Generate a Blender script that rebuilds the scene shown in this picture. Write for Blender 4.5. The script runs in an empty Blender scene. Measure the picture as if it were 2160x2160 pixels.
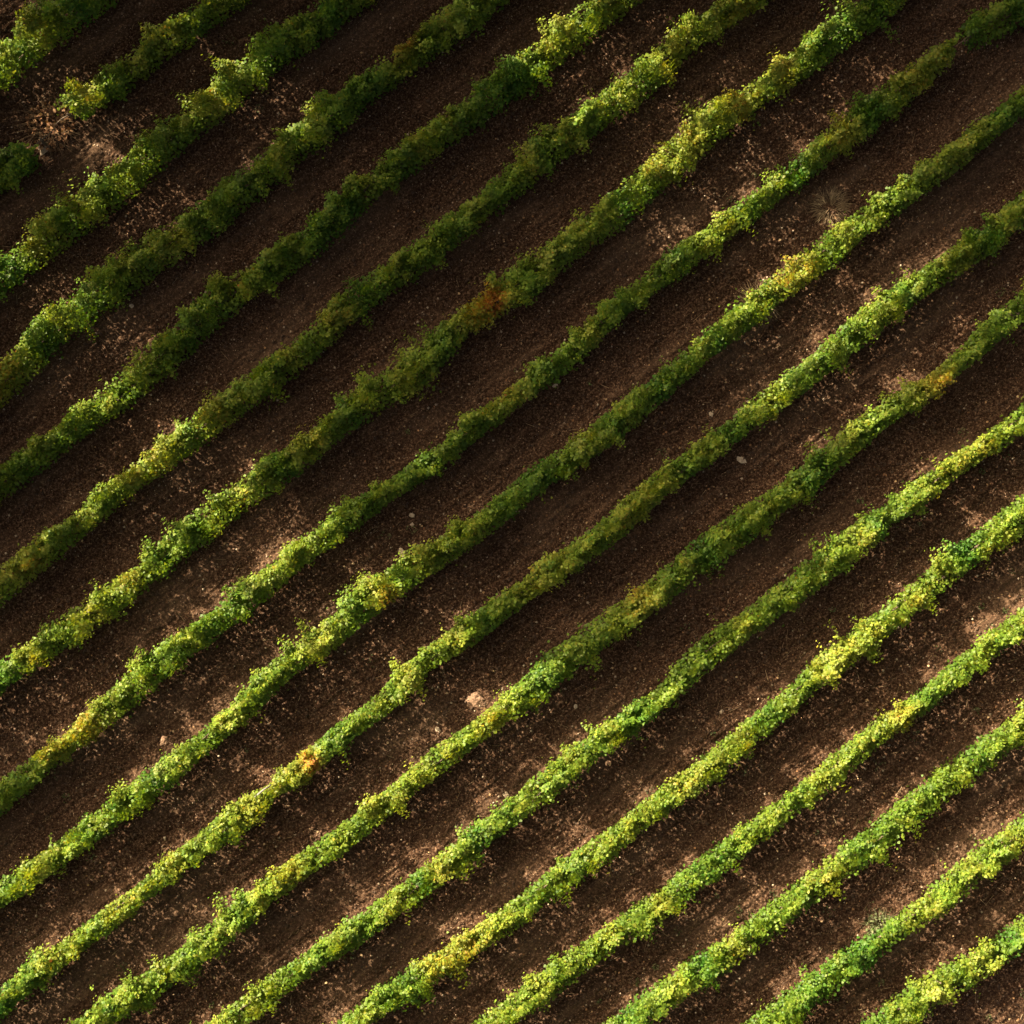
import bpy, math, random
import numpy as np
from mathutils import Vector

rng = np.random.default_rng(11)
random.seed(11)
scene = bpy.context.scene
COL = scene.collection

# ------------------------------------------------------------------ camera
HALF = 13.7                                   # half width of the pictured ground, metres
CAM = Vector((2.2, -2.4, 46.0)); AIM = Vector((0.0, 0.0, 0.0))
fwd = (AIM - CAM).normalized()
right = fwd.cross(Vector((0, 1, 0))).normalized(); up = right.cross(fwd).normalized()
DIST = (AIM - CAM).length
cam_d = bpy.data.cameras.new("camera"); cam = bpy.data.objects.new("camera", cam_d); COL.objects.link(cam)
from mathutils import Matrix
cam.matrix_world = Matrix((( right.x, up.x, -fwd.x, CAM.x), (right.y, up.y, -fwd.y, CAM.y),
                           (right.z, up.z, -fwd.z, CAM.z), (0, 0, 0, 1)))
cam_d.sensor_width = 36.0; cam_d.lens = 18.0 * DIST / HALF
cam_d.clip_end = 2000.0
scene.camera = cam

# ------------------------------------------------------------------ sun and sky
SUN_EL = math.radians(31.0)
SUN_AZ = Vector((-0.76, 0.65)).normalized()    # horizontal direction towards the sun
SUN_STRENGTH, SKY_STRENGTH, EXPOSURE = 5.0, 0.085, 1.97
sun_d = bpy.data.lights.new("sun", 'SUN'); sun = bpy.data.objects.new("sun", sun_d); COL.objects.link(sun)
sun_d.energy = SUN_STRENGTH; sun_d.angle = math.radians(0.9); sun_d.color = (1.0, 0.84, 0.57)
TO_SUN = Vector((SUN_AZ.x * math.cos(SUN_EL), SUN_AZ.y * math.cos(SUN_EL), math.sin(SUN_EL)))
sun.rotation_euler = TO_SUN.to_track_quat('Z', 'Y').to_euler(); sun.location = TO_SUN * 120
world = bpy.data.worlds.new("World"); scene.world = world; world.use_nodes = True
wn = world.node_tree; bg = wn.nodes['Background']; sky = wn.nodes.new('ShaderNodeTexSky')
sky.sky_type = 'NISHITA'; sky.sun_disc = False; sky.sun_elevation = SUN_EL
sky.sun_rotation = math.atan2(SUN_AZ.x, SUN_AZ.y) % (2 * math.pi)
sky.air_density = 0.3; sky.dust_density = 8.0; sky.ozone_density = 0.0
hz = wn.nodes.new('ShaderNodeMixRGB'); hz.blend_type = 'MULTIPLY'; hz.inputs[0].default_value = 1.0
hz.inputs[2].default_value = (1.08, .98, .70, 1)      # warm evening haze over the whole sky
wn.links.new(sky.outputs[0], hz.inputs[1]); wn.links.new(hz.outputs[0], bg.inputs[0]); bg.inputs[1].default_value = SKY_STRENGTH
scene.view_settings.view_transform = 'Standard'; scene.view_settings.look = 'None'
scene.view_settings.gamma = 1.0; scene.view_settings.exposure = EXPOSURE
scene.cycles.max_bounces = 10; scene.cycles.diffuse_bounces = 8; scene.cycles.transmission_bounces = 8

# ------------------------------------------------------------------ helpers
def at(px, py, z=0.0):
    """ground point seen at pixel (px, py) of the 2160 px photograph, on the level z"""
    u = (px - 1080.0) / 1080.0 * HALF / DIST; v = -(py - 1080.0) / 1080.0 * HALF / DIST
    d = fwd + right * u + up * v
    t = (z - CAM.z) / d.z
    return Vector((CAM.x + d.x * t, CAM.y + d.y * t, z))

def to_px(P):
    """(n,3) points -> (n,2) photo pixels"""
    R = np.array([right, up, fwd]); q = (P - np.array(CAM)) @ R.T
    return np.stack([1080 + q[:, 0] / q[:, 2] * DIST / HALF * 1080, 1080 - q[:, 1] / q[:, 2] * DIST / HALF * 1080], 1)

def link(o, parent=None):
    COL.objects.link(o)
    if parent is not None: o.parent = parent
    return o

def tag(o, label=None, cat=None, group=None, kind=None):
    if label: o['label'] = label
    if cat: o['category'] = cat
    if group: o['group'] = group
    if kind: o['kind'] = kind
    return o

def empty(name, loc, label=None, cat=None, group=None):
    o = bpy.data.objects.new(name, None); o.location = loc; o.empty_display_size = 0.2
    return tag(link(o), label, cat, group)

def np_mesh(name, V, tris, mat, smooth=False, attrs=None):
    me = bpy.data.meshes.new(name)
    V = np.ascontiguousarray(V, np.float32); tris = np.ascontiguousarray(tris, np.int32)
    me.vertices.add(len(V)); me.vertices.foreach_set('co', V.ravel())
    k = tris.shape[1]
    me.loops.add(tris.size); me.loops.foreach_set('vertex_index', tris.ravel())
    me.polygons.add(len(tris)); me.polygons.foreach_set('loop_start', np.arange(0, tris.size, k, dtype=np.int32))
    if smooth: me.polygons.foreach_set('use_smooth', np.ones(len(tris), bool))
    for nm, a in (attrs or {}).items():
        at_ = me.attributes.new(nm, 'FLOAT', 'POINT'); at_.data.foreach_set('value', np.ascontiguousarray(a, np.float32))
    me.update(calc_edges=True); me.materials.append(mat)
    return me

def norm(a): return a / np.maximum(np.linalg.norm(a, axis=1, keepdims=True), 1e-9)

# leaf outline: vine leaf with five blunt lobes, folded along the midrib; triangles fan from the blade's centre
LEAF = np.array([(0, .05, 0), (0, -.38, .03), (-.42, -.30, -.04), (-.52, .10, -.06), (-.30, .26, .00), (0, .58, -.10),
                 (.30, .26, .00), (.52, .10, -.06), (.42, -.30, -.04)], np.float32)
LEAF_T = np.array([(0, i, i % 8 + 1) for i in range(1, 9)], np.int32)[:, ::-1]

def leaf_verts(P, N, D, size):
    """leaves at P with blade normal N, pointing along D"""
    N = norm(N); D = norm(D - (D * N).sum(1, keepdims=True) * N); S = np.cross(D, N)
    L = LEAF[None] * size[:, None, None]
    V = P[:, None] + L[..., :1] * S[:, None] + L[..., 1:2] * D[:, None] + L[..., 2:3] * N[:, None]
    T = (np.arange(len(P))[:, None, None] * len(LEAF) + LEAF_T[None]).reshape(-1, 3)
    return V.reshape(-1, 3), T

def tube(points, radii, n=7):
    pts = [Vector(p) for p in points]; V = []; F = []
    for i, p in enumerate(pts):
        d = (pts[min(i + 1, len(pts) - 1)] - pts[max(i - 1, 0)]).normalized()
        a = d.orthogonal().normalized(); b = d.cross(a)
        for k in range(n):
            t = 2 * math.pi * k / n; V.append(p + (a * math.cos(t) + b * math.sin(t)) * radii[i] * random.uniform(.85, 1.15))
    for i in range(len(pts) - 1):
        for k in range(n):
            a0, a1 = i * n + k, i * n + (k + 1) % n
            F += [(a0, a1, a1 + n), (a0, a1 + n, a0 + n)]
    e = (len(pts) - 1) * n
    F += [(e, e + k, e + k + 1) for k in range(1, n - 1)]
    return np.array(V), np.array(F)

def join(items):
    V, F, o = [], [], 0
    for v, f in items: V.append(v); F.append(f + o); o += len(v)
    return np.concatenate(V), np.concatenate(F)

# ------------------------------------------------------------------ materials
def material(name):
    m = bpy.data.materials.new(name); m.use_nodes = True
    return m, m.node_tree.nodes, m.node_tree.links, m.node_tree.nodes['Principled BSDF']

def ramp(nodes, stops):
    r = nodes.new('ShaderNodeValToRGB'); e = r.color_ramp.elements
    while len(e) < len(stops): e.new(0.5)
    for el, (p, c) in zip(e, stops): el.position = p; el.color = (*c, 1)
    return r

def leaf_material(name, stops, trans=0.42, rough=0.5):
    m, n, l, b = material(name)
    a = n.new('ShaderNodeAttribute'); a.attribute_name = 'age'
    r = ramp(n, stops); l.new(a.outputs['Fac'], r.inputs[0])
    v = n.new('ShaderNodeAttribute'); v.attribute_name = 'tint'
    hsv = n.new('ShaderNodeHueSaturation'); l.new(r.outputs[0], hsv.inputs['Color'])
    mp = n.new('ShaderNodeMapRange'); mp.inputs['To Min'].default_value = .6; mp.inputs['To Max'].default_value = 1.42
    l.new(v.outputs['Fac'], mp.inputs['Value']); l.new(mp.outputs[0], hsv.inputs['Value'])
    l.new(hsv.outputs[0], b.inputs['Base Color'])
    b.inputs['Roughness'].default_value = rough; b.inputs['Specular IOR Level'].default_value = 0.28
    tr = n.new('ShaderNodeBsdfTranslucent'); mx = n.new('ShaderNodeMixShader'); mx.inputs[0].default_value = trans
    gl = n.new('ShaderNodeMixRGB'); gl.blend_type = 'MULTIPLY'; gl.inputs[0].default_value = 1.0
    gl.inputs[2].default_value = (1.5, 1.35, .5, 1); l.new(hsv.outputs[0], gl.inputs[1]); l.new(gl.outputs[0], tr.inputs[0])
    l.new(b.outputs[0], mx.inputs[1]); l.new(tr.outputs[0], mx.inputs[2])
    l.new(mx.outputs[0], n['Material Output'].inputs[0])
    return m

M_VINE = leaf_material('vine_leaf', [(0, (.036, .118, .012)), (.35, (.130, .200, .021)), (.6, (.225, .248, .034)),
                                     (.82, (.26, .19, .018)), (1.0, (.26, .095, .018))])
M_TREE = leaf_material('tree_leaf', [(0, (.02, .05, .008)), (1, (.06, .10, .02))], 0.15)
M_DRYLEAF = leaf_material('dry_leaf', [(0, (.10, .045, .025)), (.5, (.23, .12, .06)), (1, (.38, .27, .16))], 0.12, .8)
M_WEED = leaf_material('weed_leaf', [(0, (.03, .055, .012)), (.6, (.075, .095, .035)), (1, (.17, .17, .10))], 0.2, .7)

def wood_material(name, c1, c2):
    m, n, l, b = material(name)
    t = n.new('ShaderNodeTexNoise'); t.inputs['Scale'].default_value = 22; t.inputs['Detail'].default_value = 6
    co = n.new('ShaderNodeTexCoord'); l.new(co.outputs['Object'], t.inputs[0])
    r = ramp(n, [(.3, c1), (.7, c2)]); l.new(t.outputs[0], r.inputs[0]); l.new(r.outputs[0], b.inputs['Base Color'])
    bp = n.new('ShaderNodeBump'); bp.inputs['Strength'].default_value = .6; bp.inputs['Distance'].default_value = .02
    l.new(t.outputs[0], bp.inputs['Height']); l.new(bp.outputs[0], b.inputs['Normal']); b.inputs['Roughness'].default_value = .9
    return m
M_BARK = wood_material('vine_bark', (.06, .04, .028), (.16, .12, .09))
M_GREYWOOD = wood_material('weathered_wood', (.11, .105, .095), (.22, .21, .19))
M_TREEBARK = wood_material('tree_bark', (.05, .04, .03), (.14, .11, .08))
M_STONE = wood_material('limestone', (.30, .22, .16), (.56, .45, .35))
M_CLOD = wood_material('dry_clod', (.10, .056, .036), (.26, .16, .105))
M_STRAW = leaf_material('straw', [(0, (.12, .075, .045)), (.5, (.26, .18, .11)), (1, (.45, .35, .23))], 0.1, .8)

# ------------------------------------------------------------------ rows traced on the photograph
# per row: (x, y, half width) of the leaf canopy in photo pixels, left to right
K = 720.0 / 1932.0
def T(ix, iy, *pts): return [(ix * 720 + x * K, iy * 720 + y * K, h * K) for x, y, h in pts]
ROWS = {
1: T(0,0,(-60,400,110),(20,330,110),(100,260,110),(200,190,100),(300,90,120),(420,20,110),(520,-50,100)),
2: T(0,0,(-80,1000,100),(0,940,100),(100,870,100),(190,830,70)) + T(0,0,(330,620,55),(440,560,95),(560,480,80),(700,400,85),(850,240,85),(1000,150,110),(1120,70,100),(1250,-10,70)),
3: T(0,0,(-60,1590,90),(0,1545,90),(80,1480,95),(200,1370,120),(350,1240,130),(500,1130,120),(620,1040,130),(750,930,110),(880,820,100),(1000,720,110),(1080,660,90),(1180,570,120),(1290,480,110),(1400,370,100),(1520,290,100),(1650,190,110),(1780,110,110),(1900,30,90),(1990,-40,90)),
4: T(0,1,(-60,290,90),(0,240,95),(100,110,110),(160,60,110)) + T(0,0,(250,1850,130),(400,1760,120),(560,1640,120),(700,1530,130),(850,1420,130),(1000,1320,130),(1150,1230,130),(1250,1130,110),(1380,1030,120),(1560,880,110),(1650,790,100),(1780,710,110),(1900,620,110)) + T(1,0,(20,560,85),(150,470,80),(280,390,80),(400,270,80),(500,210,100),(600,120,110),(720,50,100),(830,-20,80)),
5: T(0,1,(-60,820,100),(0,780,100),(100,720,90),(220,620,80),(350,520,70),(440,450,70),(540,390,90),(640,290,100),(760,200,110),(860,110,110),(990,5,100)) + T(0,0,(1065,1835,115),(1165,1755,120),(1300,1640,120),(1420,1560,90),(1550,1490,100),(1700,1380,110),(1800,1290,110),(1900,1210,110)) + T(1,0,(100,1070,80),(250,960,80),(380,880,90),(500,780,80),(620,700,90),(750,610,110),(880,500,110),(1000,400,110),(1130,300,110),(1220,230,110),(1330,130,120),(1430,50,110),(1560,-20,100)),
6: T(0,1,(-60,1400,110),(0,1350,110),(100,1260,110),(250,1160,100),(400,1040,80),(500,950,80),(600,860,80),(720,780,70),(830,690,90),(950,610,90),(1060,520,100),(1180,420,100),(1320,320,110),(1450,210,110),(1560,130,110),(1700,50,100)) + T(1,0,(0,1730,90),(130,1640,100),(280,1540,110),(420,1430,110),(560,1340,90),(680,1240,90),(800,1120,90),(920,1040,100),(1030,950,100),(1130,840,110),(1250,760,110),(1370,680,110),(1450,600,90),(1560,540,110),(1680,430,110),(1800,340,110),(1900,220,110)) + T(2,0,(120,120,100),(250,50,80),(360,-20,80)),
7: T(0,1,(-60,1910,90),(0,1860,90),(120,1790,90),(250,1690,100),(400,1590,110),(520,1500,110),(640,1410,100),(760,1330,80),(830,1260,90),(950,1160,100),(1070,1050,110),(1200,950,110),(1330,860,100),(1450,790,110),(1580,690,110),(1700,600,100),(1830,500,90)) + T(1,1,(0,410,110),(130,300,120),(260,230,130),(400,160,120),(500,70,110)) + T(1,0,(600,1850,100),(720,1760,90),(850,1690,110),(1000,1590,120),(1120,1490,120),(1250,1370,110),(1400,1280,110),(1530,1180,120),(1650,1070,120),(1770,960,120),(1900,850,120)) + T(2,0,(130,690,130),(260,590,110),(400,510,90),(530,420,90),(680,320,100),(820,200,110),(930,110,120),(1060,30,120),(1150,-40,100)),
8: T(0,2,(-70,670,100),(0,610,100),(100,520,90),(200,440,70),(300,370,60),(400,290,80),(480,220,90),(570,130,110),(680,60,110)) + T(0,1,(900,1770,110),(1000,1700,100),(1130,1620,90),(1250,1540,90),(1350,1440,100),(1480,1350,90),(1600,1240,80),(1720,1150,90),(1850,1050,90)) + T(1,1,(0,980,100),(120,900,90),(250,820,70),(370,740,70),(500,650,80),(620,570,60),(720,470,70),(830,390,80),(950,300,70),(1060,210,80),(1170,130,90),(1300,40,90)) + T(1,0,(1530,1710,80),(1640,1640,80),(1780,1540,80),(1900,1430,110)) + T(2,0,(100,1360,80),(230,1240,80),(380,1150,90),(480,1060,80),(600,980,80),(720,880,90),(850,760,100),(980,660,110),(1120,560,100),(1250,460,110),(1350,370,100),(1440,290,90),(1500,245,50)) + T(2,0,(1570,190,70),(1640,145,110),(1740,90,120),(1860,40,110),(1960,-30,100)),
9: T(0,2,(-70,1200,90),(0,1150,90),(120,1080,90),(240,1000,80),(350,900,80),(470,830,90),(580,740,90),(700,640,100),(820,560,100),(950,460,100),(1060,370,80),(1160,280,80),(1280,180,90),(1400,80,90)) + T(0,1,(1530,1850,90),(1650,1770,90),(1780,1680,110),(1900,1590,100)) + T(1,1,(130,1440,110),(260,1340,110),(400,1260,100),(540,1170,100),(680,1070,90),(800,990,90),(920,900,100),(1000,810,90),(1120,720,100),(1260,640,90),(1380,560,90),(1500,460,110),(1640,350,110),(1760,250,90),(1880,150,90)) + T(2,0,(90,1945,80),(210,1855,90),(350,1750,100),(450,1650,90),(560,1570,100),(700,1460,110),(850,1360,110),(960,1260,90),(1060,1170,90),(1180,1100,100),(1290,1030,80),(1400,940,90),(1550,840,90),(1650,740,90),(1760,670,80),(1850,590,80),(1932,510,80),(2010,450,80)),
10: T(0,2,(-60,1820,80),(0,1770,80),(100,1680,90),(220,1600,80),(330,1510,80),(450,1420,80),(560,1340,80),(660,1260,80),(760,1180,60),(880,1090,80),(950,1010,80),(1080,930,80),(1200,850,100),(1310,750,110),(1420,660,100),(1500,600,40),(1600,540,80),(1720,440,80),(1830,330,80)) + T(1,2,(50,210,80),(150,150,80),(260,70,80)) + T(1,1,(330,1870,90),(450,1790,70),(560,1720,90),(700,1620,100),(830,1530,90),(930,1450,80),(1060,1360,80),(1200,1250,90),(1330,1170,90),(1450,1090,90),(1560,1000,100),(1650,900,100),(1750,800,90),(1860,730,90)) + T(2,1,(0,680,80),(100,610,90),(200,540,80),(300,450,80),(400,370,90),(480,310,100),(600,230,90),(720,140,90)) + T(2,0,(975,1840,110),(1100,1745,100),(1230,1640,100),(1350,1570,90),(1470,1490,100),(1600,1400,100),(1720,1310,100),(1830,1220,90),(1932,1130,90),(2000,1070,90)),
11: T(0,2,(420,1970,90),(500,1900,90),(620,1820,110),(760,1740,110),(880,1670,90),(980,1580,90),(1100,1490,100),(1230,1390,100),(1350,1290,100),(1450,1200,80),(1560,1110,90),(1680,1020,90),(1800,940,90)) + T(1,2,(20,850,90),(120,750,90),(240,660,80),(350,570,80),(440,480,80),(560,400,100),(660,320,80),(780,240,80),(880,160,90),(980,80,100)) + T(1,1,(1080,1920,100),(1180,1820,120),(1300,1740,110),(1430,1640,110),(1560,1550,110),(1700,1460,100),(1820,1360,110)) + T(2,1,(0,1250,100),(130,1140,120),(270,1070,120),(400,980,110),(520,870,100),(650,790,90),(760,700,100),(880,590,90),(980,490,100),(1080,430,80),(1200,340,80),(1320,270,80),(1420,190,60),(1530,110,70),(1640,40,80)) + T(2,0,(1660,1910,80),(1780,1810,90),(1932,1690,90),(2010,1630,90)),
12: T(0,2,(1230,1945,90),(1320,1870,90),(1450,1780,90),(1570,1680,90),(1700,1590,70),(1830,1500,80)) + T(1,2,(30,1430,100),(150,1330,90),(270,1240,90),(400,1150,90),(520,1060,90),(620,970,90),(740,880,80),(870,780,80),(990,690,80),(1110,590,110),(1240,490,90),(1370,380,90),(1480,300,80),(1600,210,90),(1750,110,80),(1850,40,80)) + T(2,1,(50,1790,100),(200,1690,110),(320,1600,90),(440,1510,90),(560,1430,100),(680,1340,100),(800,1250,110),(900,1150,100),(1010,1070,110),(1130,980,70),(1250,900,80),(1350,820,90),(1480,730,70),(1570,640,80),(1680,590,70),(1800,510,80),(1900,430,80),(2000,350,80)),
13: T(1,2,(0,1960,80),(80,1890,80),(200,1800,90),(320,1720,100),(450,1650,90),(560,1570,90),(680,1490,80),(800,1420,80),(900,1350,90),(1000,1270,90),(1100,1190,80),(1220,1090,90),(1340,1010,90),(1440,950,100),(1560,860,80),(1660,770,80),(1780,670,80),(1900,580,80)) + T(2,2,(50,540,90),(170,450,90),(280,340,90),(420,220,80),(540,130,80),(650,60,80)) + T(2,1,(700,1890,80),(830,1800,100),(950,1720,100),(1060,1640,100),(1170,1540,80),(1280,1450,90),(1400,1360,90),(1500,1260,100),(1630,1160,90),(1760,1070,90),(1880,980,110),(1980,910,100)),
14: T(1,2,(800,1960,90),(900,1880,90),(1020,1800,90),(1130,1720,100),(1250,1620,100),(1380,1530,90),(1520,1430,80),(1650,1350,100),(1770,1270,90),(1880,1190,90)) + T(2,2,(50,1090,90),(170,1010,90),(280,920,80),(400,840,80),(500,750,80),(600,680,70),(720,600,80),(830,500,90),(930,410,90),(1050,310,70),(1160,220,80),(1280,140,70),(1400,60,70)) + T(2,1,(1500,1900,70),(1620,1800,70),(1750,1700,70),(1850,1620,70),(1932,1560,70),(2020,1490,70)),
15: T(1,2,(1600,1940,100),(1700,1850,100),(1820,1770,90),(1932,1680,90)) + T(2,2,(50,1650,110),(180,1570,100),(300,1490,90),(420,1400,100),(550,1290,90),(680,1190,90),(800,1090,90),(920,1010,100),(1050,910,100),(1180,810,90),(1300,700,90),(1430,600,90),(1560,500,90),(1690,390,90),(1820,300,80),(1932,220,80),(2010,160,80)),
16: T(2,2,(460,1950,100),(550,1880,100),(680,1770,100),(800,1690,90),(950,1570,90),(1080,1480,70),(1200,1400,60),(1300,1330,70),(1420,1240,80),(1540,1140,90),(1650,1040,90),(1780,950,100),(1900,860,80),(2000,790,80)),
17: T(2,2,(1100,1955,90),(1200,1880,90),(1350,1770,100),(1500,1680,100),(1620,1630,90),(1750,1550,80),(1850,1470,80),(1932,1390,70),(2010,1330,70)),
}
# bare breaks in a row, photo px: (row, x, y, half length m)
BREAKS = {2: [(100, 268, .75)], 8: [(2012, 82, .24)], 10: [(557, 1667, .06), (278, 1882, .02)], 15: []}
# russet / yellow foliage, photo px: (x, y, radius px, strength)
AUTUMN = [(180,185,35,.45),(105,52,45,.3),(115,265,40,.5),(392,240,25,.3),(370,510,50,.3),(20,795,40,.55),(855,82,22,.7),(985,620,35,.25),
          (1040,640,50,.35),(735,665,30,.45),(1125,90,30,.2),(1385,330,80,.22),(1365,365,25,.3),(1495,110,60,.3),(1560,25,60,.45),(1650,585,70,.55),
          (1640,560,40,.3),(1750,285,45,.3),(1585,195,50,.3),(1900,160,40,.25),(440,890,50,.35),(300,995,60,.35),(510,1045,45,.4),(270,1223,22,.6),(75,1195,35,.3),
          (700,1340,45,.15),(1075,820,50,.3),(1310,1110,35,.45),(1050,640,40,.5),(1045,630,18,.8),(820,1262,20,.7),(655,1598,28,.65),(660,1620,22,.5),(155,1545,50,.35),
          (100,1595,40,.4),(410,1785,50,.25),(270,1890,45,.4),(1035,1535,45,.3),(1030,1970,60,.4),(950,2010,60,.4),(930,2030,40,.3),(2050,960,45,.45),(2010,1010,50,.3),
          (1810,840,50,.3),(1980,800,50,.25),(2100,1165,30,.5),(1900,1300,50,.3),(1740,1200,40,.3),(1960,1260,40,.3),(1445,1645,30,.35),(1290,1990,60,.2),(1930,1800,60,.15),
          (1000,760,60,.2),(620,800,70,.2),(280,420,60,.25),(1340,1240,40,.3),(560,1180,60,.2),(880,1010,50,.2),(1180,1320,50,.15),(1700,900,50,.25)]
SPACING_DIR = None
def resample(P, step):
    """smooth curve through the traced points"""
    d = np.concatenate([[0], np.cumsum(np.linalg.norm(np.diff(P[:, :2], axis=0), axis=1))])
    n = int(d[-1] / step) + 1; s = np.linspace(0, d[-1], n)
    Q = np.stack([np.interp(s, d, P[:, i]) for i in range(P.shape[1])], 1)
    out_ = []
    for i in range(P.shape[1]):                # the line is smoothed more than the width
        k = max(3, int((2.2, 2.2, .5)[i] / step)) | 1; w = np.hanning(k + 2)[1:-1]; w /= w.sum(); pad = k // 2
        a0, a1 = Q[0, i], Q[-1, i]; sl = (a1 - a0) / (n - 1) if i < 2 else 0
        Qp = np.concatenate([a0 + sl * np.arange(-pad, 0), Q[:, i], a1 + sl * np.arange(1, pad + 1)])
        out_.append(np.convolve(Qp, w, 'valid'))
    return np.stack(out_, 1), s

EXT = 3.2                                      # metres a row runs on beyond the picture
M_PER_PX = HALF / 1080.0
RW = {}
for k, pts in ROWS.items():
    W = np.array([(*at(x, y, .95)[:2], h * M_PER_PX) for x, y, h in pts])
    # straight planting line
    c = W[:, :2].mean(0); u, s_, vt = np.linalg.svd(W[:, :2] - c); d = vt[0]; d = d if d[0] > 0 else -d
    e = np.array([d[0], d[1], 0])
    def beyond(p, sgn):
        j = np.array([p + sgn * e * t for t in np.linspace(.8, EXT, 4)])
        j[:, 2] = .42 + rng.normal(0, .05, 4); return j
    W[:, :2] -= np.array([-d[1], d[0]]) * .14 * min(1, max(0, (k - 5) / 4))
    W = np.concatenate([beyond(W[0], -1)[::-1], W, beyond(W[-1], 1)])
    RW[k] = dict(curve=W, c=c, d=d, n=np.array([-d[1], d[0]]))
ROW_D = np.mean([r['d'] for k, r in RW.items() if 3 <= k <= 15], axis=0); ROW_D /= np.linalg.norm(ROW_D)
ROW_N = np.array([-ROW_D[1], ROW_D[0]])

# ------------------------------------------------------------------ ground: one sheet, finely tilled under the vines
def fft_noise(n, step, lo, hi, seed, stretch=(1, 1), rot=None):
    """band limited noise, wavelengths lo..hi metres, optionally stretched along the rows"""
    r = np.random.default_rng(seed); f = np.fft.fft2(r.normal(size=(n, n)))
    fx = np.fft.fftfreq(n, step); FX, FY = np.meshgrid(fx, fx)
    if rot is not None:
        A = FX * rot[0] + FY * rot[1]; B = -FX * rot[1] + FY * rot[0]
    else: A, B = FX, FY
    q = np.hypot(A * stretch[0], B * stretch[1]) + 1e-9
    g = np.exp(-(np.log(q * math.sqrt(lo * hi)) / (.5 * math.log(hi / lo) + .1)) ** 2)
    z = np.fft.ifft2(f * g).real
    return z / z.std()

FINE, STEP = 16.5, 0.033
xs = np.arange(-FINE, FINE + STEP / 2, STEP); N = len(xs)
Z = (.010 * fft_noise(N, STEP, .066, .11, 1) + .005 * fft_noise(N, STEP, .15, .45, 2)
     + .012 * fft_noise(N, STEP, .8, 3.0, 3) + .011 * fft_noise(N, STEP, .14, .40, 4, (7, 1), ROW_D))
clod = fft_noise(N, STEP, .07, .16, 5); Z += .035 * np.clip(clod - 1.2, 0, 1.5)
GX, GY = np.meshgrid(xs, xs)
q = GX * ROW_N[0] + GY * ROW_N[1]
rows_q = np.sort([float(r['c'] @ ROW_N) for r in RW.values()])
dist = np.min(np.abs(q[..., None] - rows_q[None, None]), axis=2)
Z += .06 * np.exp(-(dist / .38) ** 2) - .03 * np.exp(-((dist - .68) / .16) ** 2)
fade = np.clip((FINE - np.maximum(abs(GX), abs(GY))) / 1.5, 0, 1); Z = Z * fade - .02
def ground_z(x, y):
    i = np.clip(((np.asarray(x) + FINE) / STEP).astype(int), 0, N - 1); j = np.clip(((np.asarray(y) + FINE) / STEP).astype(int), 0, N - 1)
    return Z[j, i]
out = FINE + np.cumsum(.4 * 1.28 ** np.arange(26))
ax = np.concatenate([-out[::-1], xs, out]); NA = len(ax); no = len(out)
ZZ = np.full((NA, NA), -.02); ZZ[no:no + N, no:no + N] = Z
AX, AY = np.meshgrid(ax, ax)
V = np.stack([AX.ravel(), AY.ravel(), ZZ.ravel()], 1)
i = np.arange(NA - 1); I, J = np.meshgrid(i, i); a = (J * NA + I).ravel()
quads = np.stack([a, a + 1, a + NA + 1, a + NA], 1)

m, n, l, b = material('tilled_soil')
tc = n.new('ShaderNodeTexCoord')
mp = n.new('ShaderNodeMapping'); mp.inputs['Rotation'].default_value = (0, 0, -math.atan2(ROW_D[1], ROW_D[0])); l.new(tc.outputs['Object'], mp.inputs[0])
def noise(scale, detail, vec, rough=.6, dist_=0.0):
    t = n.new('ShaderNodeTexNoise'); t.inputs['Scale'].default_value = scale; t.inputs['Detail'].default_value = detail
    t.inputs['Roughness'].default_value = rough; t.inputs['Distortion'].default_value = dist_; l.new(vec, t.inputs[0]); return t.outputs[0]
def math_(op, a_, b_):
    t = n.new('ShaderNodeMath'); t.operation = op
    for s_, v_ in zip(t.inputs, (a_, b_)):
        if isinstance(v_, (int, float)): s_.default_value = v_
        else: l.new(v_, s_)
    return t.outputs[0]
def mix(fac, a_, b_):
    t = n.new('ShaderNodeMixRGB')
    for s_, v_ in zip(t.inputs, (fac, a_, b_)):
        if isinstance(v_, tuple): s_.default_value = (*v_, 1)
        elif isinstance(v_, (int, float)): s_.default_value = v_
        else: l.new(v_, s_)
    return t.outputs[0]
mp2 = n.new('ShaderNodeMapping'); mp2.inputs['Scale'].default_value = (.22, 1.0, 1.0); l.new(mp.outputs[0], mp2.inputs[0])
r1 = ramp(n, [(.38, (.012, .0055, .003)), (.50, (.044, .021, .0115)), (.59, (.15, .092, .060)), (.70, (.48, .345, .25))]); l.new(noise(16, 10, tc.outputs['Object'], .8), r1.inputs[0])
r2 = ramp(n, [(.50, (0, 0, 0)), (.72, (1, 1, 1))]); l.new(noise(.9, 6, mp2.outputs[0], .62, .4), r2.inputs[0])   # pale dry litter in streaks along the rows
thatch = ramp(n, [(.35, (.11, .065, .042)), (.6, (.25, .165, .11)), (.8, (.36, .27, .19))]); l.new(noise(38, 5, tc.outputs['Object'], .7), thatch.inputs[0])
c1 = mix(math_('MULTIPLY', r2.outputs[0], .42), r1.outputs[0], thatch.outputs[0])
vo = n.new('ShaderNodeTexVoronoi'); vo.inputs['Scale'].default_value = 16; l.new(tc.outputs['Object'], vo.inputs[0])
gr = ramp(n, [(.0, (1, 1, 1)), (.16, (1, 1, 1)), (.2, (0, 0, 0))]); l.new(vo.outputs['Distance'], gr.inputs[0])
pick = ramp(n, [(.80, (0, 0, 0)), (.86, (1, 1, 1))]); sep = n.new('ShaderNodeSeparateColor'); l.new(vo.outputs['Color'], sep.inputs[0]); l.new(sep.outputs[0], pick.inputs[0])
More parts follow.
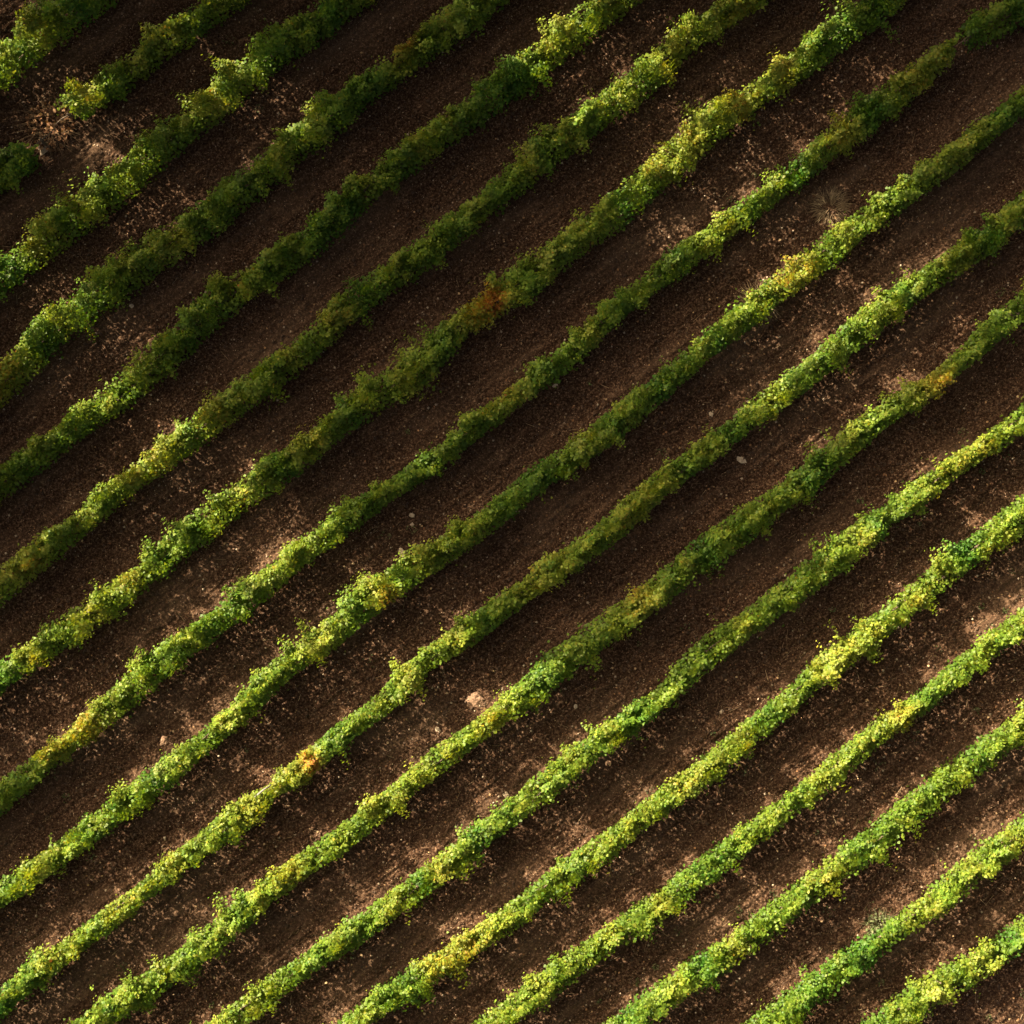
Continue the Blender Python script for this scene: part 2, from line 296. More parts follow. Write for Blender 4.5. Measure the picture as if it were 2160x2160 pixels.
mp3 = n.new('ShaderNodeMapping'); mp3.inputs['Scale'].default_value = (.09, 1.0, 1.0); l.new(mp.outputs[0], mp3.inputs[0])
furrow = ramp(n, [(.40, (.50, .48, .46)), (.55, (1, 1, 1)), (.68, (1.55, 1.55, 1.5))]); l.new(noise(5.5, 5, mp3.outputs[0], .65, .3), furrow.inputs[0])
mu = n.new('ShaderNodeMixRGB'); mu.blend_type = 'MULTIPLY'; mu.inputs[0].default_value = .5; l.new(c1, mu.inputs[1]); l.new(furrow.outputs[0], mu.inputs[2]); c1 = mu.outputs[0]
c2 = mix(math_('MULTIPLY', gr.outputs[0], pick.outputs[0]), c1, (.36, .25, .18))
l.new(c2, b.inputs['Base Color']); b.inputs['Roughness'].default_value = .95; b.inputs['Specular IOR Level'].default_value = .15
bp = n.new('ShaderNodeBump'); bp.inputs['Strength'].default_value = .9; bp.inputs['Distance'].default_value = .03
l.new(noise(30, 8, tc.outputs['Object'], .75), bp.inputs['Height']); l.new(bp.outputs[0], b.inputs['Normal'])
M_SOIL = m
ground = link(bpy.data.objects.new('ground', np_mesh('ground', V, quads, M_SOIL, True)))
tag(ground, kind='structure')

# ------------------------------------------------------------------ vines
def smooth1(n, k, seed):
    r = np.random.default_rng(seed); w = np.hanning(k + 2)[1:-1]; z = np.convolve(r.normal(size=n + k), w, 'same')[k // 2:k // 2 + n]
    return z / max(z.std(), 1e-6)

trunk_meshes = []
for _ in range(5):
    pts = [(0, 0, -.08)]; x = y = 0
    for z in (.1, .25, .4, .55):
        x += random.uniform(-.04, .04); y += random.uniform(-.04, .04); pts.append((x, y, z))
    items = [tube(pts, [.055, .045, .04, .042, .03])]
    for sg in (-1, 1):
        items.append(tube([(x, y, .42), (x + sg * .2, y + random.uniform(-.03, .03), .47), (x + sg * .5, y, .48)], [.026, .018, .010], 6))
    trunk_meshes.append(np_mesh('trunk', *join(items), M_BARK, True))

ROW_LABEL = {
1: 'short vine row clipped by the top left corner, only its lower tip sunlit',
2: 'vine row broken by a bare gap with a russet withered vine in it',
3: 'wide shaded vine row just below the broken row with the withered vine',
4: 'shaded vine row in the upper left, orange leaves at its left end',
5: 'vine row in deep shade with a bright sunlit clump at its top end',
6: 'vine row lit along its top end and yellowish again near the left edge',
7: 'thick vine row with a russet yellow patch halfway and a bright left stretch',
8: 'long vine row with a narrow bare gap before its last clump at top right',
9: 'longest vine row, running through the middle with sunlit bare soil beside its upper part',
10: 'vine row with a thin spot where a grey bare branch shows through',
11: 'vine row directly below the tan soil mound, its middle in dark shade',
12: 'vine row between the row at the soil mound and the row with yellow lower leaves',
13: 'sunlit vine row with a yellow leafed stretch near its lower end at the bottom edge',
14: 'narrow sunlit vine row between the yellow ended row and the broad lower right row',
15: 'broad sunlit vine row just above the row with the grey green weed clump',
16: 'sunlit vine row pinched thin beside a grey green weed clump',
17: 'short sunlit vine row cutting across the bottom right corner',
}
aut = np.array(AUTUMN)
SUNNY_SOIL = [(332,895,.4),(559,1149,.35),(533,1190,.3),(440,1231,.3),(1749,440,.3),(1641,276,.25),(1608,552,.5),(1794,593,.35),(1671,656,.4),(1701,701,.4),
              (1898,559,.3),(1712,921,.3),(1921,977,.4),(1876,809,.25),(2059,1108,.4),(2148,1037,.4),(2036,1316,.35),(2137,1257,.35),(343,1749,.45),(365,1770,.4),
              (477,1880,.35),(544,1626,.3),(622,1984,.35),(78,1950,.3),(656,1749,.35),(750,1828,.5),(739,1891,.45),(813,1626,.3),(1007,1697,.35),(996,1932,.35),
              (1000,1477,.3),(1230,1860,.35),(1420,1830,.35),(1750,1850,.4),(1700,2000,.35),(560,1930,.35),(880,1760,.35),(1150,2080,.35),(1960,1420,.35),(1800,1560,.3),(2100,1860,.4),(1960,2010,.35),(230,2060,.3),(1540,1760,.3),(1104,1813,.35),(1268,1928,.35),(1353,2059,.35),(1589,1869,.5),(1477,1940,.45),(1809,1936,.3),(1641,2066,.4),(2021,1742,.45),
              (2088,1511,.45),(1917,1649,.45),(1842,2122,.3),(346,1563,.2),(2060,1680,.4),(880,2010,.35)]
def vine_row(k):
    R = RW[k]; d, nrm = R['d'], R['n']
    Q, s = resample(R['curve'], .05); L = s[-1]; ns = len(s)
    ctr = np.stack([Q[:, 0], Q[:, 1]], 1); hw = Q[:, 2] * .80
    edge = [1 + .28 * smooth1(ns, 11, 900 + k) + .10 * smooth1(ns, 19, 950 + k), 1 + .28 * smooth1(ns, 11, 1000 + k) + .10 * smooth1(ns, 19, 1050 + k)]
    h = (1.52 if k < 8 else 1.42 if k < 11 else 1.30) + .11 * smooth1(ns, 23, 100 + k) + .07 * smooth1(ns, 9, 300 + k) + .4 * (hw - .36)
    for _ in range(int(L / (1.8 if k < 10 else 1.15))):                 # low saddles between plants that let the sun through
        h = h - rng.uniform(.15, .5) * np.exp(-((s - rng.uniform(0, L)) / rng.uniform(.18, .4)) ** 2)
    for gx, gy, gw in SUNNY_SOIL:                 # where the photograph shows sun on the soil behind a low saddle of this row
        g_ = at(gx, gy, 0); sv = np.array([TO_SUN.x, TO_SUN.y]); dd_ = ctr - np.array([g_.x, g_.y])
        along = dd_ @ sv / (sv @ sv); miss = np.linalg.norm(dd_ - along[:, None] * sv, axis=1) + 99 * (along < 0); i_ = int(np.argmin(miss))
        zr = along[i_] * TO_SUN.z
        if miss[i_] < .15 and .45 < zr < 1.7:
            cap = np.where(np.abs(s - s[i_]) < gw * 1.6, max(zr - .22, .45) + 1.2 * np.clip(np.abs(s - s[i_]) / gw - .7, 0, 1) ** 1.5, 9)
            h = np.minimum(h, cap)
    h = np.maximum(h, .45)
    keep_s = np.ones(ns)
    for bx, by, hl in BREAKS.get(k, []):
        p = at(bx, by, .5); dd = np.linalg.norm(ctr - np.array(p[:2]), axis=1); keep_s *= np.clip((dd - hl) / .18, 0, 1)
    f = lambda arr, t: np.interp(t, s, arr)
    # lumps of foliage, then shoots that end inside a lump, then leaves along each shoot
    nl = int(L * 7); ls = rng.uniform(0, L, nl); lu = rng.uniform(-1.0, 1.0, nl); lh = rng.normal(-.05, .20, nl)
    nsh = int(L * 78); li = rng.integers(0, nl, nsh)
    s1 = ls[li] + rng.normal(0, .09, nsh); u1 = lu[li] + rng.normal(0, .15, nsh)
    lb = rng.normal(0, .45, (nl, 3)); lt = rng.random(nl)
    sb = lb[li] + rng.normal(0, .2, (nsh, 3)); st_ = lt[li]
    s0 = s1 + rng.normal(0, .16, nsh); z0 = rng.uniform(.35, .65, nsh)
    stray = rng.random(nsh) < .02
    u1 = np.where(stray, np.sign(u1) * rng.uniform(1.05, 1.7, nsh), np.clip(u1, -1.05, 1.05))
    s1 = np.where(stray, s1 + rng.normal(0, .25, nsh), s1)
    w1 = f(hw, s1); z1 = f(h, s1) * (1 - .26 * np.abs(u1) ** 3) + lh[li] + rng.normal(0, .05, nsh)
    z1 = np.where(stray, rng.uniform(.5, 1.15, nsh), np.maximum(z1, .2))
    # pointed tufts of shoots reaching out over the strip
    nt_ = int(L * 2.0); ts = rng.uniform(0, L, nt_); tu = rng.choice([-1, 1], nt_) * rng.uniform(1.15, 1.75, nt_); tz = rng.uniform(.45, 1.1, nt_)
    m_ = rng.integers(6, 16, nt_); ti = np.repeat(np.arange(nt_), m_); g_ = rng.random(len(ti)) ** .7
    e1 = ts[ti] + rng.normal(0, .11, len(ti)) * (1.2 - g_); s1 = np.concatenate([s1, e1]); s0 = np.concatenate([s0, e1 + rng.normal(0, .15, len(ti))])
    tuu = np.sign(tu[ti]) * (.75 + (np.abs(tu[ti]) - .75) * g_)
    u1 = np.concatenate([u1, tuu]); z1 = np.concatenate([z1, np.where(g_ > .5, tz[ti], .9) + rng.normal(0, .05, len(ti))]); z0 = np.concatenate([z0, np.full(len(ti), .5)])
    w1 = np.concatenate([w1, f(hw, e1)]); stray = np.concatenate([stray, np.ones(len(ti), bool)]); nsh = len(s1)
    w1 = w1 * np.where(u1 > 0, f(edge[0], s1), f(edge[1], s1))
    ok = (rng.random(nsh) < f(keep_s, s1)) & (s1 > 0) & (s1 < L)
    ex = len(s1) - len(st_); sb = np.concatenate([sb, rng.normal(0, .4, (ex, 3))])[ok]; st_ = np.concatenate([st_, rng.random(ex)])[ok]
    s0, s1, u1, z0, z1, w1, stray = [a_[ok] for a_ in (s0, s1, u1, z0, z1, w1, stray)]; nsh = len(s0)
    def pos(ss, off):                           # ss along the row, off metres across it
        x = f(ctr[:, 0], ss) + off * nrm[0]; y = f(ctr[:, 1], ss) + off * nrm[1]; return x, y
    nlv = 11
    t = np.linspace(.30, 1.0, nlv)[None] + rng.uniform(-.04, .04, (nsh, nlv))
    off = (t * (2 - t) * .35 + t * t * .65) * (u1 * (w1 - .04))[:, None]
    zc = np.maximum(z1, .75) + .06
    zz = (1 - t) ** 2 * z0[:, None] + 2 * t * (1 - t) * zc[:, None] + t * t * z1[:, None]
    ss = s0[:, None] + (s1 - s0)[:, None] * t
    side = np.where(np.arange(nlv) % 2, 1, -1)[None] * np.ones((nsh, 1))
    jit = rng.normal(0, .035, (nsh, nlv, 3))
    ss = ss + side * .05 + jit[..., 0]; off = off + jit[..., 1]; zz = zz + jit[..., 2]
    # skirt leaves low on both flanks
    nk = int(L * 260); ks = rng.uniform(0, L, nk); kk = rng.random(nk) < f(keep_s, ks); ks = ks[kk]; nk = len(ks)
    ko = rng.choice([-1, 1], nk) * f(hw, ks) * rng.uniform(.35, .95, nk); kz = rng.uniform(.06, .95, nk)
    # inner leaves that fill the crown above the arms
    ni = int(L * 400); is_ = rng.uniform(0, L, ni); kk = rng.random(ni) < f(keep_s, is_); is_ = is_[kk]; ni = len(is_)
    io = f(hw, is_) * rng.normal(0, .38, ni); iz = rng.uniform(.05, .60, ni) * f(h, is_)
    ks = np.concatenate([ks, is_]); ko = np.concatenate([ko, io]); kz = np.concatenate([kz, iz]); nk += ni
    SS = np.concatenate([ss.ravel(), ks]); OO = np.concatenate([off.ravel(), ko]); ZL = np.concatenate([np.maximum(zz.ravel(), .10), kz])
    n_ = len(SS); X, Y = pos(SS, OO); P = np.stack([X, Y, ZL], 1)
    W = f(hw, SS); rel = np.clip(OO / W, -1.5, 1.5)
    n3 = np.array([*nrm, 0]); d3 = np.array([*d, 0])
    Nn = np.array([0, 0, .75])[None] + (rel * .75)[:, None] * n3 + rng.normal(0, .36, (n_, 3)) + np.concatenate([np.repeat(sb, nlv, 0), rng.normal(0, .4, (nk, 3))])
    Nn[:, 2] = np.abs(Nn[:, 2]) * .9 + .05
    Dd = (rel * .9)[:, None] * n3 + rng.normal(0, .7, (n_, 3)) + np.array([0, 0, -.5])
    tip = np.concatenate([t.ravel(), np.full(nk, .4)])
    size = rng.uniform(.05, .098, n_) * np.where(tip > .9, .72, 1.0)
    # colour: young tips yellower, patches turning
    px = to_px(P)
    low = smooth1(ns, 31, 500 + k) * .07 + smooth1(ns, 13, 700 + k) * .05
    age = .33 + f(low, SS) + rng.normal(0, .055, n_) + .10 * (tip - .6) + np.concatenate([np.repeat(rng.normal(0, .075, nsh), nlv), np.full(nk, -.05)])
    for ax_, ay_, ar, st in aut:
        dd = np.hypot(px[:, 0] - ax_, px[:, 1] - ay_) / (ar * 1.35)
        age += st * .75 * np.exp(-dd ** 2) * rng.uniform(.2, 1.15, n_) * (dd < 3)
    age += np.where(rng.random(n_) < .012, rng.uniform(.1, .35, n_), 0)
    age = np.clip(age, 0.02, .98); tint = .5 * rng.random(n_) + .5 * np.concatenate([np.repeat(st_, nlv), rng.random(nk) * .6])
    # planting line and one plant every ~1.1 m
    root = empty('vine_row', (R['c'][0], R['c'][1], 0), ROW_LABEL[k], 'vine row', 'vine rows of the field')
    nv = max(2, round(L / 1.12)); edges = np.linspace(0, L, nv + 1)
    own = np.clip(np.searchsorted(edges, SS) - 1, 0, nv - 1)
    ang = math.atan2(d[1], d[0])
    for v in range(nv):
        sel = np.where(own == v)[0]
        if len(sel) < 60: continue
        sm = .5 * (edges[v] + edges[v + 1]); bx, by = pos(np.array([sm]), np.array([0.]))
        q0 = (np.array([bx[0], by[0]]) - R['c']) @ d; bp_ = R['c'] + d * q0 + (np.array([bx[0], by[0]]) - R['c'] - d * q0) * .9
        base = np.array([bp_[0], bp_[1], 0.]); gz = float(ground_z(bp_[0], bp_[1]))
        LV, LT = leaf_verts(P[sel] - base, Nn[sel], Dd[sel], size[sel])
        me = np_mesh('foliage', LV, LT, M_VINE, False, dict(age=np.repeat(age[sel], len(LEAF)), tint=np.repeat(tint[sel], len(LEAF))))
        o = link(bpy.data.objects.new('grapevine', None), root); o.empty_display_size = .2
        link(bpy.data.objects.new('foliage', me), o)
        o.location = (base[0] - R['c'][0], base[1] - R['c'][1], 0)
        ma = age[sel].mean()
        if ma > .56: o['label'] = 'grapevine with yellow and russet leaves'
        tr = link(bpy.data.objects.new('trunk', random.choice(trunk_meshes)), o)
        tr.location = (0, 0, gz); tr.rotation_euler = (0, 0, ang + random.choice((0, math.pi)))
    return root
row_roots = {k: vine_row(k) for k in ROWS}

# bare grey branch that shows in the thin spot of one row
p0, p1 = at(538, 1681, .85), at(572, 1655, .9); c0 = row_roots[10].location
mid = (p0 + p1) / 2
pts = [p0 - c0, mid - c0 + Vector((0.01, .02, .03)), p1 - c0]
o = link(bpy.data.objects.new('bare_branch', np_mesh('bare_branch', *tube([tuple(p) for p in pts], [.024, .028, .018], 8), M_GREYWOOD, True)), row_roots[10])
o['label'] = 'weathered grey bare branch in the thin spot of the row'

# ------------------------------------------------------------------ withered vine, tufts, weeds, stones
def blades(nb, rad, hgt, w, lean=1.0):
    """thin curved stems spreading from a base"""
    V, F = [], []
    for j in range(nb):
        a = random.uniform(0, 2 * math.pi); r0 = rad * math.sqrt(random.random()) * .6; L = random.uniform(.5, 1) * rad * lean; hh = hgt * random.uniform(.4, 1)
        b0 = Vector((math.cos(a) * r0, math.sin(a) * r0, -.02)); a2 = a + random.uniform(-.9, .9); dr = Vector((math.cos(a2), math.sin(a2), 0)); sd = Vector((-dr.y, dr.x, 0)) * w
        pts = [b0, b0 + dr * L * .4 + Vector((0, 0, hh)), b0 + dr * L + Vector((0, 0, hh * random.uniform(.3, .9)))]
        o_ = len(V)
        for q_, p in enumerate(pts): k_ = (1, .8, .2)[q_]; V += [p - sd * k_, p + sd * k_, p + Vector((0, 0, w * 1.2 * k_))]
        for q_ in range(2):
            s_ = o_ + q_ * 3
            for e_ in range(3):
                u0, u1 = s_ + e_, s_ + (e_ + 1) % 3; F += [(u0, u1, u1 + 3), (u0, u1 + 3, u0 + 3)]
    return np.array(V), np.array(F)

def scatter_leaves(nl, rad, zlo, zhi, s0, s1, flat=.6):
    r = np.sqrt(rng.random(nl)) * rad; a = rng.uniform(0, 2 * math.pi, nl)
    P = np.stack([r * np.cos(a), r * np.sin(a), zlo + (zhi - zlo) * rng.random(nl) * (1 - .6 * (r / rad) ** 2)], 1)
    return leaf_verts(P, np.array([0, 0, flat]) + rng.normal(0, .45, (nl, 3)), rng.normal(0, 1, (nl, 3)), rng.uniform(s0, s1, nl))

def add_part(name, VF, mat, parent, lo=0.0, hi=1.0, per=1):
    Vv, Ff = VF; nn = len(Vv) // per
    age = np.repeat(rng.uniform(lo, hi, nn), per)[:len(Vv)]; tn = np.repeat(rng.random(nn), per)[:len(Vv)]
    return link(bpy.data.objects.new(name, np_mesh(name, Vv, Ff, mat, False, dict(age=age, tint=tn))), parent)

p = at(108, 268, .0); p.z = float(ground_z(p.x, p.y))
wv = empty('withered_vine', p, 'withered russet vine collapsed in the bare gap of a row', 'vine')
add_part('stem', blades(70, .75, .38, .010), M_STRAW, wv, 0, .6, 9)
add_part('dry_foliage', scatter_leaves(330, .7, .03, .42, .06, .12), M_DRYLEAF, wv, .0, .75, 9)

def stone(name, px, py, r, mat, label, cat, group=None, flat=.5, asp=1.3):
    r *= .85
    p = at(px, py, 0); p.z = float(ground_z(p.x, p.y))
    import bmesh
    bm = bmesh.new(); bmesh.ops.create_icosphere(bm, subdivisions=3, radius=1)
    sx, sy, sz = asp, 1, flat; ph = [random.uniform(0, 6.3) for _ in range(6)]
    from mathutils import noise as mn
    for v in bm.verts:
        q_ = v.co * 1.4 + Vector(ph[:3]); k_ = 1 + .45 * mn.noise(q_) + .22 * mn.noise(q_ * 2.7) + .12 * mn.noise(q_ * 6)
        v.co = Vector((v.co.x * sx, v.co.y * sy, v.co.z * sz)) * r * k_
    me = bpy.data.meshes.new(name); bm.to_mesh(me); bm.free(); me.materials.append(mat)
    for f_ in me.polygons: f_.use_smooth = False
    o = link(bpy.data.objects.new(name, me)); o.location = p + Vector((0, 0, r * flat * .1)); o.rotation_euler = (random.uniform(-.2, .2), random.uniform(-.2, .2), random.uniform(0, 3))
    return tag(o, label, cat, group)

stone('rock', 92, 312, .17, M_STONE, 'pale rounded rock at the foot of the withered vine', 'rock')
stone('soil_mound', 1000, 1477, .21, M_CLOD, 'tan mound of dry soil on the ground above a vine row', 'soil mound', flat=.33, asp=1.5)
stone('soil_clod', 346, 1563, .12, M_CLOD, 'round pinkish clod of soil on the dark strip in the lower left', 'clod', flat=.7)
G = 'pale stones lying between the rows'
stone('stone', 1563, 970, .09, M_STONE, 'flat whitish stone, the palest on the open soil right of centre', 'stone', G, .4, 1.7)
stone('stone', 1500, 875, .06, M_STONE, 'small elongated pale stone up left of the flat whitish stone', 'stone', G, .5, 1.6)
stone('stone', 923, 1539, .075, M_STONE, 'grey stone below left of the tan soil mound', 'stone', G)
stone('stone', 1068, 1677, .085, M_STONE, 'grey stone tucked against a vine row below the tan soil mound', 'stone', G)
stone('stone', 847, 1165, .085, M_STONE, 'long tan stone close to the shaded upper edge of a middle row', 'stone', G, .5, 1.7)
stone('stone', 1171, 813, .065, M_STONE, 'single white stone on dark soil near the centre of the field', 'stone', G)
stone('stone', 869, 1087, .06, M_STONE, 'upper of two pale stones lying close together', 'stone', G)
stone('stone', 869, 1106, .055, M_STONE, 'lower of two pale stones lying close together', 'stone', G)
stone('stone', 277, 645, .06, M_STONE, 'lone round pale stone on the dark upper left strip', 'stone', G)
stone('stone', 1523, 1502, .065, M_STONE, 'pale stone beyond two vine rows to the right of the tan soil mound', 'stone', G)
stone('stone', 1214, 1490, .055, M_STONE, 'small pale stone right of the tan mound, just across one vine row', 'stone', G)
for (x, y), lb in zip([(1752, 437), (1600, 640)], ['pale dry grass tuft on the soil between two upper right rows', 'straw coloured grass tuft beside the yellowing stretch of a row']):
    p = at(x, y); p.z = float(ground_z(p.x, p.y))
    tf = add_part('grass_tuft', blades(240, .48, .16, .007, 1.0), M_STRAW, None, .3, 1, 9); tf.location = p; tag(tf, lb, 'grass tuft', 'dry grass tufts')
p = at(1858, 1955); p.z = float(ground_z(p.x, p.y))
wd = empty('weed_clump', p, 'grey green weed clump against the pinched lower right row', 'weed')
add_part('stem', blades(120, .45, .25, .006), M_WEED, wd, .4, 1, 9)
add_part('foliage', scatter_leaves(420, .42, .05, .34, .03, .07), M_WEED, wd, .5, 1, 9)

def field_points(n_, dens):
    """random ground points inside the tilled square, kept with probability dens(px, dist to row)"""
    P = rng.uniform(-FINE + .5, FINE - .5, (n_, 2)); q_ = P @ ROW_N
    ds = np.min(np.abs(q_[:, None] - rows_q[None]), axis=1)
    px = to_px(np.column_stack([P, np.zeros(n_)])); kp = rng.random(n_) < dens(px, ds); return P[kp]
def pile(name, V, F, mat, per, lo=0, hi=1):
    o = add_part(name, (V, F), mat, None, lo, hi, per); return tag(o, kind='stuff')
# small pale gravel
P = field_points(7500, lambda px, ds: np.where(ds > .2, 1, .4)); nS = len(P)
ICO = np.array([(1,0,0),(-1,0,0),(0,1,0),(0,-1,0),(0,0,1),(0,0,-1)], float)
ICF = np.array([(0,2,4),(2,1,4),(1,3,4),(3,0,4),(2,0,5),(1,2,5),(3,1,5),(0,3,5)])
sz = (.011 + .030 * rng.random(nS) ** 3.5)[:, None, None] * rng.uniform(.7, 1.3, (nS, 6, 1)) * np.array([1, 1, .7])
rot = rng.uniform(0, 6.3, nS); C_, S_ = np.cos(rot)[:, None], np.sin(rot)[:, None]
Vs = ICO[None] * sz; Vs = np.stack([Vs[..., 0] * C_ - Vs[..., 1] * S_, Vs[..., 0] * S_ + Vs[..., 1] * C_, Vs[..., 2]], 2)
Vs += np.column_stack([P, ground_z(P[:, 0], P[:, 1]) + .008])[:, None]
M_DIRT = wood_material('dirt_clod', (.022, .011, .007), (.12, .07, .045))
def small_lumps(name, P, r0, r1, pw, mat, sink):
    k_ = len(P); sz = (r0 + (r1 - r0) * rng.random(k_) ** pw)[:, None, None] * rng.uniform(.6, 1.4, (k_, 6, 1)) * np.array([1, 1, .75])
    ro = rng.uniform(0, 6.3, k_); C_, S_ = np.cos(ro)[:, None], np.sin(ro)[:, None]; W_ = ICO[None] * sz
    W_ = np.stack([W_[..., 0] * C_ - W_[..., 1] * S_, W_[..., 0] * S_ + W_[..., 1] * C_, W_[..., 2]], 2) + np.column_stack([P, ground_z(P[:, 0], P[:, 1]) + sink])[:, None]
    pile(name, W_.reshape(-1, 3), (np.arange(k_)[:, None, None] * 6 + ICF[None]).reshape(-1, 3), mat, 6)
small_lumps('soil_crumbs', field_points(42000, lambda px, ds: np.where(ds > .25, 1, .5)), .012, .055, 2.2, M_DIRT, .004)
pile('gravel', Vs.reshape(-1, 3), (np.arange(nS)[:, None, None] * 6 + ICF[None]).reshape(-1, 3), M_STONE, 6)
# fallen leaves, denser towards the lower right and near the rows
P = field_points(16000, lambda px, ds: np.clip(.15 + .5 * (px[:, 0] + px[:, 1] - 1200) / 2600, .12, .6)); nL = len(P)
P3 = np.column_stack([P, ground_z(P[:, 0], P[:, 1]) + .018])
V, F = leaf_verts(P3, np.array([0, 0, 1.]) + rng.normal(0, .35, (nL, 3)), rng.normal(0, 1, (nL, 3)), rng.uniform(.025, .075, nL))
pile('fallen_leaves', V, F, M_DRYLEAF, 9)
# straw and cut canes
P = field_points(9000, lambda px, ds: np.clip(.25 + .4 * (px[:, 0] + px[:, 1] - 1500) / 2600, .2, .6)); nT = len(P)
an = math.atan2(ROW_D[1], ROW_D[0]) + rng.normal(0, .9, nT); Lh = rng.uniform(.04, .16, nT); wd_ = rng.uniform(.002, .0045, nT)
d_ = np.stack([np.cos(an), np.sin(an)], 1); s_ = np.stack([-d_[:, 1], d_[:, 0]], 1); Vt = []
for e_ in (-1, 1):
    E = P + d_ * Lh[:, None] * e_; ze = ground_z(E[:, 0], E[:, 1]) + .012
    Vt += [np.column_stack([E - s_ * wd_[:, None], ze]), np.column_stack([E + s_ * wd_[:, None], ze]), np.column_stack([E, ze + wd_ * 2])]
Vt = np.stack(Vt, 1); TF = np.array([(0,1,4),(0,4,3),(1,2,5),(1,5,4),(2,0,3),(2,3,5)])
pile('straw_litter', Vt.reshape(-1, 3), (np.arange(nT)[:, None, None] * 6 + TF[None]).reshape(-1, 3), M_STRAW, 6)
# low weeds, thin, mostly on the lower right strips
P = field_points(420, lambda px, ds: np.clip((px[:, 0] + px[:, 1] - 1500) / 2600, .08, .8)); Vw, Fw, o_ = [], [], 0
for x, y in P:
    v, f_ = scatter_leaves(int(rng.integers(8, 26)), rng.uniform(.06, .2), .01, .07, .02, .05, 1.0); v = v + np.array([x, y, float(ground_z(x, y))])
    Vw.append(v); Fw.append(f_ + o_); o_ += len(v)
pile('weeds', np.concatenate(Vw), np.concatenate(Fw), M_WEED, 9)

# ------------------------------------------------------------------ unseen trees added beyond the upper left corner to shade the field
def lit_map(px):
    """share of sun that reaches the canopy at photo pixel px (1932 px scale tables)"""
    x, y = px[:, 0] * .8944, px[:, 1] * .8944
    yb = np.interp(x, [0, 400, 700, 900, 1150, 1400, 1550, 1700, 1932], [1150, 950, 1080, 1200, 1290, 1290, 1030, 850, 720])
    lit = np.clip((y - yb) / 130 + .5, 0, 1)
    c_, s_ = ROW_D[0], -ROW_D[1]
    for sx, sy, rl, rs, v in LIT:
        dx, dy = x - sx, y - sy; A = (dx * c_ + dy * s_) / (rl * 1.42); B = (-dx * s_ + dy * c_) / (rs * 1.42)
        g = np.clip(1.6 - np.hypot(A, B) * 1.1, 0, 1)
        lit = np.where(v > 0, np.maximum(lit, g * v), np.minimum(lit, 1 - g * -v))
    return lit
LIT = [(15,110,70,60,1),(150,180,55,50,1),(430,145,80,55,1),(200,335,110,60,.85),(15,495,55,50,1),(590,250,60,50,.7),(120,590,80,55,.9),(30,650,50,40,.8),
       (380,400,50,40,.5),(1085,45,120,70,1),(170,770,100,60,.85),(1240,140,130,70,1),(340,830,70,60,.9),(240,900,110,60,.9),(1530,95,100,60,.95),(1370,215,160,60,.85),(1235,315,100,60,1),
       (380,1000,160,70,1),(130,1160,70,50,.6),(1420,370,150,60,.8),(1040,680,80,45,.6),(770,890,80,45,.6),(560,1060,120,60,1),(1620,430,130,70,.85),(1430,570,120,80,.9),
       (1500,540,120,120,.7),(1750,320,60,40,.4),(1620,600,180,60,.9),(1480,720,80,50,.8),(700,1150,110,60,1),(300,800,60,40,.8),(930,600,50,40,.3),(760,430,40,40,.3),
       (1885,400,70,50,.45),(1885,620,80,50,.55),(1850,235,60,50,.35),(0,1490,90,60,-1),(120,1120,60,40,-.4),(1450,1290,90,60,-.35),(1560,1080,130,60,-.7)]
SA = np.array([-SUN_AZ.x, -SUN_AZ.y]); SC = np.array([-SA[1], SA[0]])          # along and across the light
if SC[0] < 0: SC = -SC
sunv = np.array(TO_SUN)
trees = []
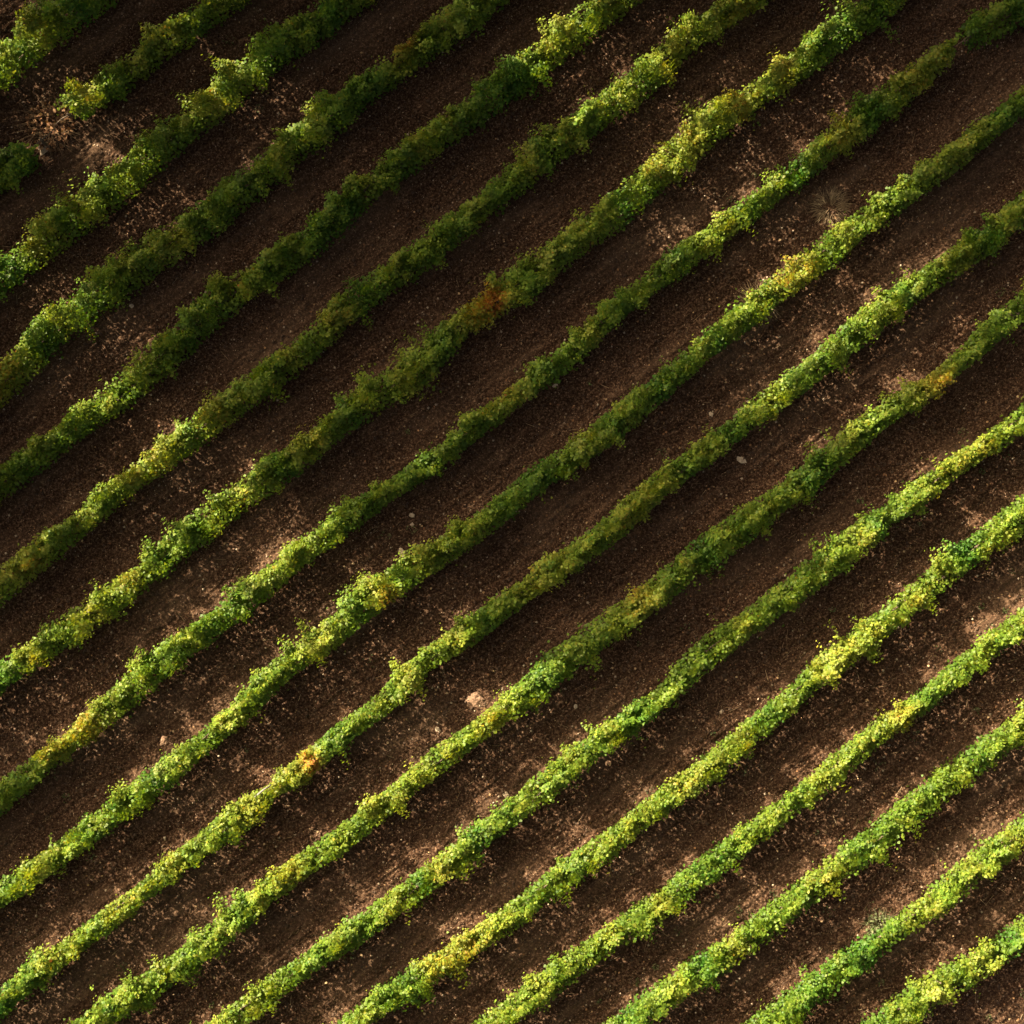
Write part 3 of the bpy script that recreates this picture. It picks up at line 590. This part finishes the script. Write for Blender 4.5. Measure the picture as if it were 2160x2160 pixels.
for cc in (-15, -10.5, -6, -1.5, 3, 7.5, 12, 16.5, 21):
    edge_a = -19.3 + ((cc - 1.5) * 1.17 if cc > 1.5 else (1.5 - cc) * .855)      # where the field's pictured part begins
    aa = edge_a - 9.0 - random.uniform(0, 1.5)
    dark_to = np.interp(cc, [-16, -10, -5, 0, 6, 20], [-2, -2, 3, 7, 8, 6])
    trees.append((cc, aa, (dark_to - aa) * math.tan(SUN_EL) + 2.2))
TREE_LABEL = 'unseen leafy tree added beyond the top left corner to shade the field'
for cc, aa, H in trees:
    b2 = SA * aa + SC * cc
    root = empty('tree', (b2[0], b2[1], 0), TREE_LABEL, 'tree', 'added shade trees')

    items = [tube([(0, 0, -.2), (.1, .05, H * .3), (-.1, .1, H * .6), (0, 0, H * .88)], [.28, .22, .15, .05], 9)]
    for j in range(14):
        z = H * random.uniform(.2, .8); a_ = random.uniform(0, 6.3); r_ = random.uniform(1.5, 3.0)
        items.append(tube([(0, 0, z), (math.cos(a_) * r_ * .5, math.sin(a_) * r_ * .5, z + .5), (math.cos(a_) * r_, math.sin(a_) * r_, z + 1.4)], [.09, .06, .02], 6))
    link(bpy.data.objects.new('trunk', np_mesh('trunk', *join(items), M_TREEBARK, True)), root)
    nc = 560; g = rng.normal(size=(nc, 3)); g = norm(g) * rng.random((nc, 1)) ** .4
    cen = g * np.array([3.5, 3.5, (H - 2.6) / 2]) + np.array([0, 0, (H + 2.6) / 2])
    nt = 20000; P = cen[rng.integers(0, nc, nt)] + rng.normal(0, .38, (nt, 3))
    Pw = P + np.array([b2[0], b2[1], 0]); tt = (Pw[:, 2] - .9) / sunv[2]; hit = Pw - sunv[None] * tt[:, None]
    kp = rng.random(nt) < np.clip(1.25 - 1.7 * lit_map(to_px(hit)), 0, 1)  # crown leaves thinned so that chosen stretches of vine stay sunlit
    soil_hit = Pw - sunv[None] * (Pw[:, 2] / sunv[2])[:, None]
    for gx, gy, gw in SUNNY_SOIL: g_ = at(gx, gy, 0); kp &= np.hypot(soil_hit[:, 0] - g_.x, soil_hit[:, 1] - g_.y) > gw + .35  # gaps cut in the crown to let sun onto chosen soil spots
    P = P[kp]; nt = len(P)
    V, F = leaf_verts(P, rng.normal(0, .6, (nt, 3)) + sunv[None] * .5, rng.normal(0, 1, (nt, 3)) - np.array([0, 0, .6]), rng.uniform(.20, .32, nt))
    add_part('crown', (V, F), M_TREE, root, 0, 1, 9)
